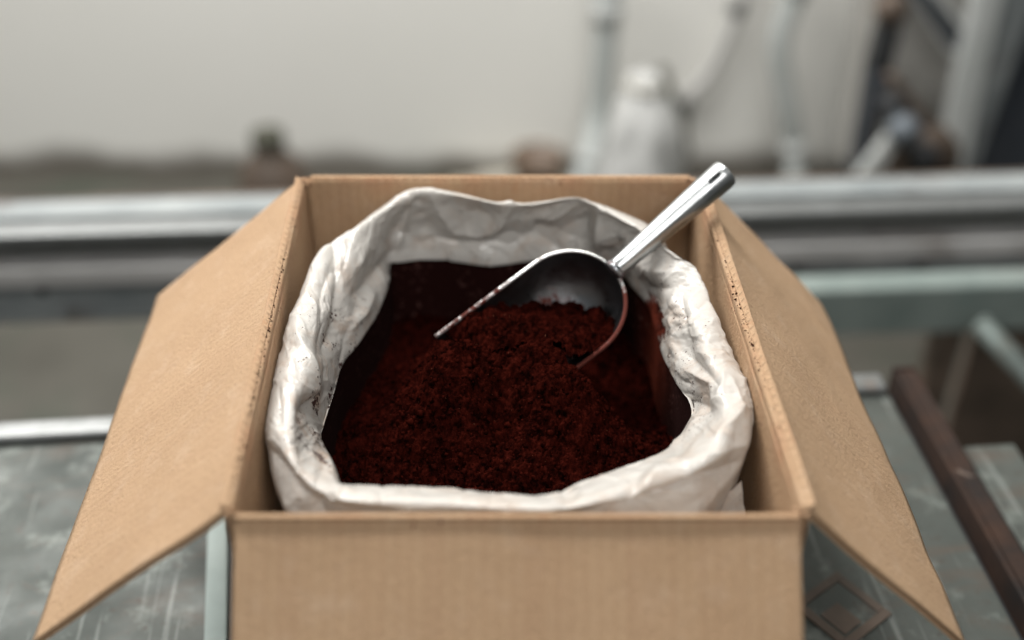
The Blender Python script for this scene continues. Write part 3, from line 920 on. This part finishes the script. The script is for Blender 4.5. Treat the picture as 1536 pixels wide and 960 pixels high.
# the folds one can pick out: polylines measured on the photograph, (points, height m, half width px)
CR = [
    ([(495, 365), (506, 392), (513, 430), (508, 470), (503, 492), (488, 528)], -.0055, 8),
    ([(480, 372), (468, 420), (452, 470), (448, 500)], .0020, 12),
    ([(448, 498), (463, 555), (474, 592)], .0058, 11),
    ([(474, 592), (462, 606), (449, 624)], -.0045, 8),
    ([(448, 626), (470, 660), (507, 726)], .0036, 10),
    ([(417, 575), (418, 623), (423, 645)], -.0022, 5),
    ([(432, 565), (457, 586), (470, 594)], .0022, 6),
    ([(410, 640), (430, 660), (446, 700)], .0022, 12),
    ([(480, 464), (488, 482), (482, 509), (478, 540)], -.0022, 6),
    ([(470, 440), (474, 470), (470, 500)], .0020, 7),
    ([(612, 295), (609, 321), (596, 368)], .0060, 12),
    ([(594, 374), (572, 402), (550, 427), (534, 442)], -.0055, 8),
    ([(560, 330), (548, 370), (530, 400), (520, 430)], .0030, 14),
    ([(560, 440), (545, 470), (525, 495)], .0030, 8),
    ([(647, 291), (663, 321), (682, 347), (717, 352), (742, 341), (765, 312)], .0042, 10),
    ([(604, 346), (631, 367), (652, 357), (690, 366), (760, 361), (800, 350)], -.0045, 9),
    ([(640, 330), (634, 350)], -.0030, 9),
    ([(769, 306), (748, 330), (729, 348)], .0045, 9),
    ([(755, 316), (735, 322), (700, 318)], -.0025, 10),
    ([(803, 334), (820, 354), (837, 374)], -.0070, 8),
    ([(792, 330), (830, 322), (866, 302)], .0040, 12),
    ([(900, 320), (903, 345), (902, 372)], .0065, 10),
    ([(884, 318), (876, 340), (874, 365)], -.0040, 9),
    ([(907, 357), (930, 352), (955, 342)], .0035, 8),
    ([(930, 345), (925, 372), (935, 392)], -.0040, 8),
    ([(1020, 441), (1025, 489), (1033, 537), (1050, 553), (1079, 578)], -.0042, 7),
    ([(1010, 430), (1008, 470), (1012, 510), (1018, 540)], .0030, 9),
    ([(1027, 555), (1054, 566), (1068, 574), (1071, 600)], .0036, 6),
    ([(1028, 600), (1052, 607), (1066, 618)], -.0040, 7),
    ([(1083, 560), (1086, 582), (1077, 607)], .0034, 6),
    ([(1095, 568), (1104, 592), (1111, 618)], .0030, 7),
    ([(1062, 590), (1060, 612), (1048, 630)], -.0034, 7),
    ([(1087, 593), (1060, 618), (1034, 640)], .0032, 7),
    ([(1112, 610), (1094, 640), (1076, 660)], .0034, 9),
    ([(1110, 698), (1057, 711), (1010, 728), (973, 743), (940, 752), (873, 776)], -.0050, 9),
    ([(1118, 664), (1060, 690), (1000, 712), (950, 730)], .0026, 12),
    ([(960, 712), (948, 733), (925, 770)], -.0026, 8),
    ([(1010, 690), (985, 715), (960, 735)], .0024, 8),
    ([(872, 728), (850, 750), (840, 775)], -.0020, 10),
    ([(700, 740), (650, 760), (560, 765)], .0012, 12),
    ([(508, 728), (490, 748), (468, 768)], -.0040, 8),
    ([(408, 676), (425, 705), (446, 736), (488, 776)], -.0045, 9),
    ([(1062, 452), (1040, 470), (1015, 476)], -.0012, 5), ([(1075, 480), (1050, 492), (1030, 492)], .0012, 5),
    ([(1085, 510), (1060, 515), (1040, 510)], -.0012, 5), ([(1092, 528), (1068, 536), (1046, 530)], .0012, 5),
    ([(975, 405), (1000, 410), (1030, 400)], .0030, 9), ([(985, 432), (1010, 428), (1045, 425)], -.0030, 8),
    ([(440, 470), (470, 462), (490, 470)], .0012, 5), ([(425, 530), (440, 520), (458, 530)], -.0014, 6),
]


def topx(P):
    d = P - np.array([0, 0, CAMZ])
    z = d @ _F
    return 768 + FPX * (d @ _R) / z, 480 - FPX * (d @ _U) / z


PX, PY = topx(BAG)
jx = 5 * fbm(Sx * 45, Ty * 45, 3, 201); jy = 5 * fbm(Sx * 45 + 3, Ty * 45 + 9, 3, 203)
PX = PX + jx; PY = PY + jy
sc_h = np.zeros(PX.shape)
for pts_, amp, wd in CR:
    pts_ = np.array(pts_, float); seg = np.diff(pts_, axis=0); ln = np.hypot(seg[:, 0], seg[:, 1]); tot = ln.sum(); run = np.r_[0, np.cumsum(ln)]
    best = np.full(PX.shape, 1e9); tpar = np.zeros(PX.shape)
    for k in range(len(seg)):
        w = ((PX - pts_[k, 0]) * seg[k, 0] + (PY - pts_[k, 1]) * seg[k, 1]) / ln[k] ** 2
        w = np.clip(w, 0, 1)
        dd = np.hypot(PX - pts_[k, 0] - w * seg[k, 0], PY - pts_[k, 1] - w * seg[k, 1])
        n = dd < best
        best = np.where(n, dd, best); tpar = np.where(n, (run[k] + w * ln[k]) / tot, tpar)
    e = np.sin(np.pi * np.clip(tpar * 0.86 + 0.07, 0, 1)) ** 0.6
    core = np.sqrt(best ** 2 + 0.8) / wd
    sc_h += amp * e * 1.3 * (np.exp(-core) * 0.85 + 0.15 * np.exp(-(core / 1.8) ** 2))
# many small sharp creases, mostly running across the roll
rc_ = np.random.RandomState(77)
for k in range(620):
    s0 = rc_.uniform(0, Ptot); t0 = rc_.uniform(0.075, 0.20); L_ = rc_.uniform(0.008, 0.034); w1 = rc_.uniform(0.0005, 0.0016); w2 = w1 * rc_.uniform(1.5, 4.5)
    th = math.pi / 2 + rc_.normal(0, 0.55) if rc_.rand() < 0.7 else rc_.uniform(0, math.pi)
    a_ = rc_.choice([-1, 1]) * (w1 * rc_.uniform(0.35, 0.9))
    lo_, hi_ = np.searchsorted(per, s0 - 0.03), np.searchsorted(per, s0 + 0.03)
    ds = Sx[lo_:hi_] - s0; dt = Ty[lo_:hi_] - t0
    al_ = ds * math.cos(th) + dt * math.sin(th); ac = -ds * math.sin(th) + dt * math.cos(th) + 0.08 * L_ * np.sin(al_ / L_ * 5)
    pr = np.where(ac > 0, np.exp(-np.sqrt(ac ** 2 + 4e-8) / w1), np.exp(-np.sqrt(ac ** 2 + 4e-8) / w2))
    sc_h[lo_:hi_] += a_ * pr * np.exp(-(al_ / (L_ * 0.5)) ** 4)
vis = np.interp(tv, [0, 1.8, 2.6, 7.2, 7.9, nk], [0, 0.1, 1, 1, 0, 0])[None, :]
BAG = BAG + NB * (sc_h * vis)[..., None]
# keep the film inside the carton walls


def clampwall(Pp):
    x, y, z = Pp[..., 0].copy(), Pp[..., 1].copy(), Pp[..., 2]
    s = (y - NL[1]) / (FL[1] - NL[1])
    xl = NL[0] + (FL[0] - NL[0]) * s + 0.0012; xr = NR[0] + (FR[0] - NR[0]) * s - 0.0012
    Pp[..., 0] = np.clip(x, xl, xr); Pp[..., 1] = np.clip(y, NL[1] + 0.0015, FL[1] - 0.0015)
    return Pp


BAG = clampwall(BAG)
bagp = np.array([0.0, 0.60, -0.245])
bg_ = thing("plastic_liner_bag", tuple(bagp + Z3))
tag(bg_, "crumpled white plastic bag lining the carton, its mouth rolled open and dusted with cocoa", "bag")
me = mesh_np("bag_mouth", BAG.reshape(-1, 3) - bagp, gridfaces(NU, NV, True))
XX = BAG[..., 0]
inn = np.interp(tv, [0, 1.9, 2.9, 3.6, 5.5, 7, 9, 10], [1, 1, .9, .75, .30, .12, .05, 0])[None, :]
px_t = tt[:, None]
# dirtier on the left inner wall (stations 3-8) and right inner wall (19-25), clean in front
side = np.interp(tt, [0, 2, 3, 5, 8, 9, 16, 18, 20, 23, 26, 30], [.35, .45, 1.3, 1.5, 1.4, .25, .2, .7, 1.0, 1.1, .55, .35])[:, None]
dust = np.clip(inn * side + 0.1 * fbm(Sx * 30, Ty * 30, 3, 60), 0, 1)
attr(me, "dust", dust.ravel())
# powder coating sticks below the lip; a smear climbs the right wall next to the scoop
coat = np.repeat(np.interp(tv, [0, 1.7, 2.2, 2.6], [1, 1, .6, 0])[None, :], NU, 0)
sm = np.exp(-((tt[:, None] - 21.3) / 1.05) ** 2) * np.interp(tv, [2.5, 3.6, 4.5], [1, .85, 0])[None, :]
coat = np.maximum(coat, sm)
upper = np.interp(tt, [0, 3.2, 5.2, 18.5, 20.5, 30], [1, 1, 0, 0, 1, 1])[:, None] * (np.interp(tv, [0, 2.45, 2.8], [1, 1, 0])[None, :])
coat = np.maximum(coat, upper)
attr(me, "coat", coat.ravel())
attr(me, "smear", (sm * 1.2).clip(0, 1).ravel())
link("bag_mouth", me, FILM, bg_)
# the slack body of the bag below the roll
body = []
LOW = BAG[::5, -1]
for k, (dz, sc) in enumerate(((-0.0, 1.0), (-0.03, 1.01), (-0.07, 1.01), (-0.11, 1.0), (-0.135, 0.97))):
    q = LOW.copy(); q[:, :2] = gc + (q[:, :2] - gc) * sc; q[:, 2] = np.maximum(q[:, 2] + dz, -0.243)
    body.append(q)
body = np.array(body).transpose(1, 0, 2)
body[..., :2] += 0.004 * np.stack([fbm(body[..., 0] * 60, body[..., 2] * 20 + body[..., 1] * 50, 3, 70)] * 2, -1)
me = mesh_np("bag_body", clampwall(body).reshape(-1, 3) - bagp, gridfaces(len(LOW), 5, True))
attr(me, "dust", np.full(len(me.vertices), 0.1)); attr(me, "coat", np.zeros(len(me.vertices)))
link("bag_body", me, FILM, bg_)
# loose tail of film hanging out at the right front, below the roll
u, v = np.meshgrid(np.linspace(0, 1, 90), np.linspace(0, 1, 60), indexing="ij")
a = onz(1035, 772, -0.055); b = onz(1112, 722, -0.050); c = onz(1120, 780, -0.075); d = onz(1030, 800, -0.085)
T_ = (a * (1 - u)[..., None] + b * u[..., None]) * (1 - v)[..., None] + (d * (1 - u)[..., None] + c * u[..., None]) * v[..., None]
T_[..., 2] += 0.0050 * (crumple(u * 3.4 + v, v * 2.2, 81) - crumple(u * 2.8 - v + 5, v * 2.4, 83)) + 0.0014 * crumple(u * 9, v * 7, 85)
T_ = clampwall(T_)
me = mesh_np("loose_fold", T_.reshape(-1, 3) - bagp, gridfaces(90, 60))
attr(me, "dust", np.full(len(me.vertices), 0.15)); attr(me, "coat", np.zeros(len(me.vertices)))
link("loose_fold", me, FILM, bg_)

# ------------------------------------------------------------------ the scoop
sR, az, el, roll = 0.0392, 3.6205, -0.4486, -0.5345
av = np.array([math.cos(el) * math.cos(az), math.cos(el) * math.sin(az), math.sin(el)])
b0 = unit(np.cross([0, 0, 1], av)); c0 = np.cross(av, b0)
bv = b0 * math.cos(roll) + c0 * math.sin(roll); cv = -b0 * math.sin(roll) + c0 * math.cos(roll)
OO = np.array([0.0395, 0.6731, -0.0399]); EX = 1.045
SL = 0.088


def loc2w(s, b, c):
    return OO + np.asarray(s)[..., None] * av + np.asarray(b)[..., None] * bv + np.asarray(c)[..., None] * cv


sc = thing("metal_scoop", tuple(OO + Z3)); tag(sc, "metal scoop with round hollow handle, stuck in the cocoa and half filled", "scoop")
ns, nf_ = 70, 60
sv = np.r_[-sR * EX * np.cos(np.linspace(0, math.pi / 2, 36)), np.linspace(0, SL, 35)[1:]]
sv[0] = -sR * EX * 0.99999
phi = np.linspace(-math.pi / 2, math.pi / 2, nf_)


def shell(extra):
    r = np.where(sv < 0, np.sqrt(np.clip(1 - (sv / (sR * EX)) ** 2, 0, 1)), 1.0)
    s2 = np.where(sv < 0, sv * (1 + extra / sR), sv)
    rr_ = (sR + extra) * r
    Sg, Pg = np.meshgrid(s2, phi, indexing="ij"); Rg = np.repeat(rr_[:, None], nf_, 1)
    return loc2w(Sg, Rg * np.sin(Pg), -Rg * np.cos(Pg) * 0.98), Sg, Rg, Pg


Gin, Sg, Rg, Pg = shell(0.0); Gout, _, _, _ = shell(0.0014)
nsv = len(sv)
V = np.vstack([Gin.reshape(-1, 3), Gout.reshape(-1, 3)]) - OO
q1 = gridfaces(nsv, nf_); q2 = gridfaces(nsv, nf_, flip=True) + nsv * nf_
me = mesh_np("bowl", V, np.vstack([q1, q2]))
depth = np.cos(Pg).ravel()
dm = 0.24 + 0.50 * smooth(0.55, 1.0, depth) * smooth(-0.030, 0.02, Sg.ravel()) + 0.10 * fbm(Sg.ravel() * 90, Pg.ravel() * 3, 3, 90)
dm2 = np.full(nsv * nf_, 0.12)
attr(me, "dust", np.r_[dm, dm2])
link("bowl", me, ALUB, sc)
# rim bead
rp = []
for s in np.linspace(SL, 0, 30)[:-1]: rp.append((s, -sR - 0.0005))
for t in np.linspace(0, math.pi, 50): rp.append((-(sR + .0005) * EX * math.sin(t), -(sR + .0005) * math.cos(t)))
for s in np.linspace(0, SL, 30)[1:]: rp.append((s, sR + 0.0005))
rp = np.array(rp)
V, Fq = tube_np(loc2w(rp[:, 0], rp[:, 1], rp[:, 0] * 0 + 0.0003), 0.0015, 12)
me = mesh_np("rim", V - OO, Fq)
lb = (V - OO) @ bv; ls = (V - OO) @ av
attr(me, "dust", np.clip(0.33 + 0.42 * smooth(-0.01, 0.03, lb) + 0.25 * smooth(0.0, 0.05, ls) - 0.25 * smooth(0.0, -0.03, ls) * smooth(0.02, -0.02, lb) + 0.1 * fbm(ls * 200, lb * 200, 2, 91), 0, 1))
link("rim", me, m_metal("rim_metal", (0.72, 0.72, 0.71), 0.28, (1, 1, 1), 300, dusty=True), sc)
# handle
HB = loc2w(-(sR * EX) * 1.0, 0.0, 0.001); HT = np.array([0.1540, 0.7365, 0.0325])
hd = unit(HT - HB); HL = np.linalg.norm(HT - HB)
k_s = np.r_[0.0, 0.02, 0.04, 0.3, 0.6, 0.9, 0.955, 0.985, 0.997, 1.0]
k_r = np.r_[0.0064, 0.0068, 0.0071, 0.0082, 0.0094, 0.0105, 0.0107, 0.0102, 0.0086, 0.006]
hs = np.r_[np.linspace(0, 0.95, 80)[:-1], np.linspace(0.95, 1.0, 14)]
hr = np.interp(hs, k_s, k_r)
V, Fq = tube_np([HB + hd * HL * x for x in hs], hr, 48)
me = mesh_np("handle", V - OO, Fq)
bmh = bmesh.new(); bmh.from_mesh(me); bmesh.ops.remove_doubles(bmh, verts=bmh.verts, dist=5e-5)
bmesh.ops.holes_fill(bmh, edges=bmh.edges); bmesh.ops.recalc_face_normals(bmh, faces=bmh.faces); bmh.to_mesh(me); bmh.free()
V = np.array([v.co[:] for v in me.vertices]) + OO
hob = link("handle", me, ALU, sc)
# side axes of the handle: h_up faces the viewer
h_up = unit(np.array([-0.15, -0.75, 0.9]) - hd * (np.array([-0.15, -0.75, 0.9]) @ hd)); h_sd = np.cross(h_up, hd)
# flattened upper face with a raised ridge: built by nudging the tube's own vertices
vv = V - HB
al = vv @ hd; up = vv @ h_up; sd = vv @ h_sd
rl_ = np.interp(al / HL, hs, hr)
ang = np.arctan2(sd, up)
ridge = 0.00035 * np.exp(-((ang - 0.10) / 0.12) ** 2) + 0.00035 * np.exp(-((ang + 0.40) / 0.12) ** 2)
ridge = ridge * smooth(0.03, 0.12, al / HL) * (1 - smooth(0.80, 0.86, al / HL))
rn = np.hypot(up, sd) + 1e-9
V2 = V + ((up / rn)[:, None] * h_up + (sd / rn)[:, None] * h_sd) * ridge[:, None]
me.vertices.foreach_set("co", (V2 - OO).astype(np.float32).ravel()); me.update()
V, Fq = tube_np([HB + hd * x for x in (-0.0015, 0.0, 0.0015, 0.0035, 0.0045)], [0.0070, 0.0080, 0.0082, 0.0074, 0.0066], 32)
me = mesh_np("weld_collar", V - OO, Fq); attr(me, "dust", np.full(len(me.vertices), 0.42))
link("weld_collar", me, ALUB, sc)
# hanging slot cut through the tip
bm = bmesh.new()
hc = HB + hd * HL * 0.885 + h_up * 0.008 + h_sd * 0.0 - OO
Mx = Matrix([list(hd) + [hc[0]], list(h_sd) + [hc[1]], list(h_up) + [hc[2]], [0, 0, 0, 1]])
Mr = Matrix(np.array([hd, h_sd, h_up]).T.tolist()).to_4x4(); Mr.translation = Vector(hc)
ring = []
for k in range(32):
    t = 2 * math.pi * k / 32
    ring.append((0.0038 * math.copysign(1, math.cos(t)) * (abs(math.cos(t)) > 1e-6) + 0.0018 * math.cos(t), 0.0018 * math.sin(t)))
bot = [bm.verts.new((x, y, -0.013)) for x, y in ring]; topv = [bm.verts.new((x, y, 0.013)) for x, y in ring]
for k in range(32):
    bm.faces.new((bot[k], bot[(k + 1) % 32], topv[(k + 1) % 32], topv[k]))
bm.faces.new(bot[::-1]); bm.faces.new(topv)
bmesh.ops.transform(bm, matrix=Mr, verts=bm.verts)
cut_me = bpy.data.meshes.new("slot"); bm.to_mesh(cut_me); bm.free()
cut = bpy.data.objects.new("slot", cut_me); COL.objects.link(cut); cut.parent = sc
mod = hob.modifiers.new("slot", "BOOLEAN"); mod.operation = "DIFFERENCE"; mod.object = cut; mod.solver = "EXACT"
bpy.context.view_layer.update()
dg = bpy.context.evaluated_depsgraph_get()
new = bpy.data.meshes.new_from_object(hob.evaluated_get(dg))
if len(new.polygons) > 500:
    hob.modifiers.clear(); hob.data = new
    new.set_sharp_from_angle(angle=R(35))
else:
    hob.modifiers.clear()
bpy.data.objects.remove(cut)

# ------------------------------------------------------------------ the cocoa


def grains(x, y, k=1.0):
    wx = x + 0.0010 * fbm(x * 260, y * 260, 2, 101); wy = y + 0.0010 * fbm(x * 260 + 7, y * 260, 2, 103)
    h = 0
    for (f, a, sd_) in ((48, 0.0080, 109), (100, 0.0078, 111), (190, 0.0062, 113), (340, 0.0058, 117), (640, 0.0030, 119)):
        f1, f2, v = worley(wx * f, wy * f, sd_)
        h = h + a * (np.sqrt(np.clip(1 - f1 ** 2 * 1.3, 0, 1)) - 0.6) * (0.35 + 0.9 * v)
    return h * k + 0.0022 * fbm(x * 55, y * 55, 4, 121)


def g2(x, y, cx, cy, sx, sy, a=0.0):
    ca, sa = math.cos(a), math.sin(a)
    X = (x - cx) * ca + (y - cy) * sa; Y = -(x - cx) * sa + (y - cy) * ca
    return np.exp(-(X / sx) ** 2 - (Y / sy) ** 2)


def h_out(x, y):
    z = -0.124 + 0 * x
    z = z + 0.034 * g2(x, y, 0.004, 0.585, 0.095, 0.075)
    z = z + 0.044 * g2(x, y, -0.048, 0.618, 0.036, 0.036)
    z = z + 0.016 * g2(x, y, -0.062, 0.585, 0.030, 0.022, 0.5)
    z = z + 0.036 * g2(x, y, 0.042, 0.604, 0.032, 0.030)
    z = z + 0.030 * g2(x, y, -0.050, 0.668, 0.032, 0.032)
    z = z + 0.034 * g2(x, y, 0.004, 0.640, 0.044, 0.034)
    z = z - 0.020 * g2(x, y, 0.090, 0.67, 0.030, 0.05)
    z = z + 0.014 * g2(x, y, 0.024, 0.632, 0.020, 0.013)
    z = z - 0.026 * g2(x, y, 0.072, 0.648, 0.022, 0.026)
    z = z - 0.010 * g2(x, y, -0.008, 0.592, 0.010, 0.026, 0.25)
    return z


nx, ny = 620, 720
gx = np.linspace(-0.150, 0.150, nx); gy = np.linspace(0.445, 0.780, ny)
X, Y = np.meshgrid(gx, gy, indexing="ij")
G = grains(X, Y)
Zo = h_out(X, Y) + G
# keep inside the bag: test against the lip ring
ringp = SEC[:, 1, :2]; rc = ringp.mean(0)
ra = np.arctan2(ringp[:, 1] - rc[1], ringp[:, 0] - rc[0]); rrad = np.hypot(*(ringp - rc).T)
od = np.argsort(ra); ra, rrad = ra[od], rrad[od]
ra = np.r_[ra[-1] - 2 * np.pi, ra, ra[0] + 2 * np.pi]; rrad = np.r_[rrad[-1], rrad, rrad[0]]
inside = np.hypot(X - rc[0], Y - rc[1]) < np.interp(np.arctan2(Y - rc[1], X - rc[0]), ra, rrad) + 0.006


def in_bowl(x, y, z, marg):
    d = np.stack([x, y, z], -1) - OO
    s, b, c = d @ av, d @ bv, d @ cv
    r = np.hypot(b, c)
    rr_ = np.where(s < 0, np.sqrt((s / EX) ** 2 + r ** 2), r)
    return (rr_ < sR - marg) & (s < SL) , s, b, c, rr_


ib, s_, b_, c_, r_ = in_bowl(X, Y, Zo, -0.0016)
keep_o = inside
# powder in the bowl
Zi = -0.0665 + 0.0045 * g2(X, Y, 0.03, 0.665, 0.03, 0.03) + 0.010 * g2(X, Y, 0.034, 0.640, 0.014, 0.012) + 0.012 * g2(X, Y, 0.0, 0.635, 0.04, 0.03) + 0.013 * g2(X, Y, -0.018, 0.672, 0.028, 0.026) + G * 1.05
_, s2_, _, _, _ = in_bowl(X, Y, Zi, 0.0002)
Zi = Zi - 0.016 * smooth(0.066, 0.084, s2_)
ii, s2_, b2_, c2_, r2_ = in_bowl(X, Y, Zi, 0.0002)
keep_i = ii & (c2_ < 0.022) & (s2_ < 0.082)
pp = thing("cocoa_powder", (0.0, 0.60, ZR - 0.16)); bpy.data.objects.remove(pp)
pw = np.array([0.0, 0.60, -0.16])
Vs, Fs = [], []
Vo = np.stack([X, Y, Zo], -1).reshape(-1, 3); Fo = gridfaces(nx, ny, mask=keep_o.ravel()); Vo, Fo, _ = compact(Vo, Fo)
Vi = np.stack([X, Y, Zi], -1).reshape(-1, 3); Fi = gridfaces(nx, ny, mask=keep_i.ravel()); Vi, Fi, _ = compact(Vi, Fi)
V = np.vstack([Vo, Vi]) - pw; Fq = np.vstack([Fo, Fi + len(Vo)])
o = link("cocoa_powder", mesh_np("cocoa_powder", V, Fq), POW, None)
o.location = tuple(pw + Z3)
tag(o, "heap of dark red-brown cocoa powder filling the white bag and the scoop", "cocoa powder", kind="stuff")

# loose crumbs on the powder, the crease of the left flap, the film and the rim
rng = np.random.RandomState(5)
ico = bmesh.new(); bmesh.ops.create_icosphere(ico, subdivisions=1, radius=1.0)
IV = np.array([v.co[:] for v in ico.verts]); IF = np.array([[v.index for v in f.verts] for f in ico.faces]); ico.free()


def crumbs(name, pts, sizes, label):
    n = len(pts); pts = np.asarray(pts); c = pts.mean(0)
    j = IV[None] * (1 + rng.uniform(-.3, .3, (n, len(IV), 1))) * (np.asarray(sizes)[:, None, None]) * rng.uniform(.6, 1.2, (n, 1, 3))
    V = (pts[:, None] - c + j).reshape(-1, 3)
    Fq = (IF[None] + (np.arange(n) * len(IV))[:, None, None]).reshape(-1, 3)
    o = link(name, mesh_np(name, V, Fq), POW)
    o.location = tuple(c + Z3)
    tag(o, label, "crumbs", kind="stuff")


pts, sz = [], []
for k in range(3200):
    x, y = rng.uniform(-.11, .11), rng.uniform(.5, .70)
    if abs(x) > .12: continue
    i = int((x + .15) / .3 * (nx - 1)); j = int((y - .445) / .335 * (ny - 1))
    if not keep_o[i, j]: continue
    r = rng.choice([.0006, .0010, .0016, .0026], p=[.45, .3, .18, .07])
    pts.append((x, y, Zo[i, j] + r * .3)); sz.append(r)
crumbs("cocoa_lumps", pts, sz, "loose crumbly cocoa lumps lying on the heap inside the bag")
pts, sz = [], []
for k in range(340):
    w = rng.beta(2.0, 2.2); q = NL + (FL - NL) * w
    if rng.rand() < .25: w = rng.uniform(0.05, 0.95); q = NL + (FL - NL) * w
    pts.append(q + [-0.0022 + rng.normal(0, .0009), 0, 0.0004 - abs(rng.normal(0, .0002))]); sz.append(rng.choice([.00025, .0004, .0007], p=[.6, .3, .1]))
crumbs("cocoa_crumbs", pts, sz, "fine dark cocoa crumbs strung along the crease of the left flap")
pts, sz = [], []
for k in range(120):
    w = rng.choice([rng.uniform(.3, .62), rng.uniform(0.1, .9)], p=[.75, .25]); q = NR + (FR - NR) * w
    pts.append(q + [0.0020 + rng.normal(0, .0010), 0, 0.0003]); sz.append(rng.choice([.0003, .0005, .0008], p=[.6, .3, .1]))
crumbs("cocoa_crumbs", pts, sz, "reddish cocoa crumbs scattered along the crease of the right flap")
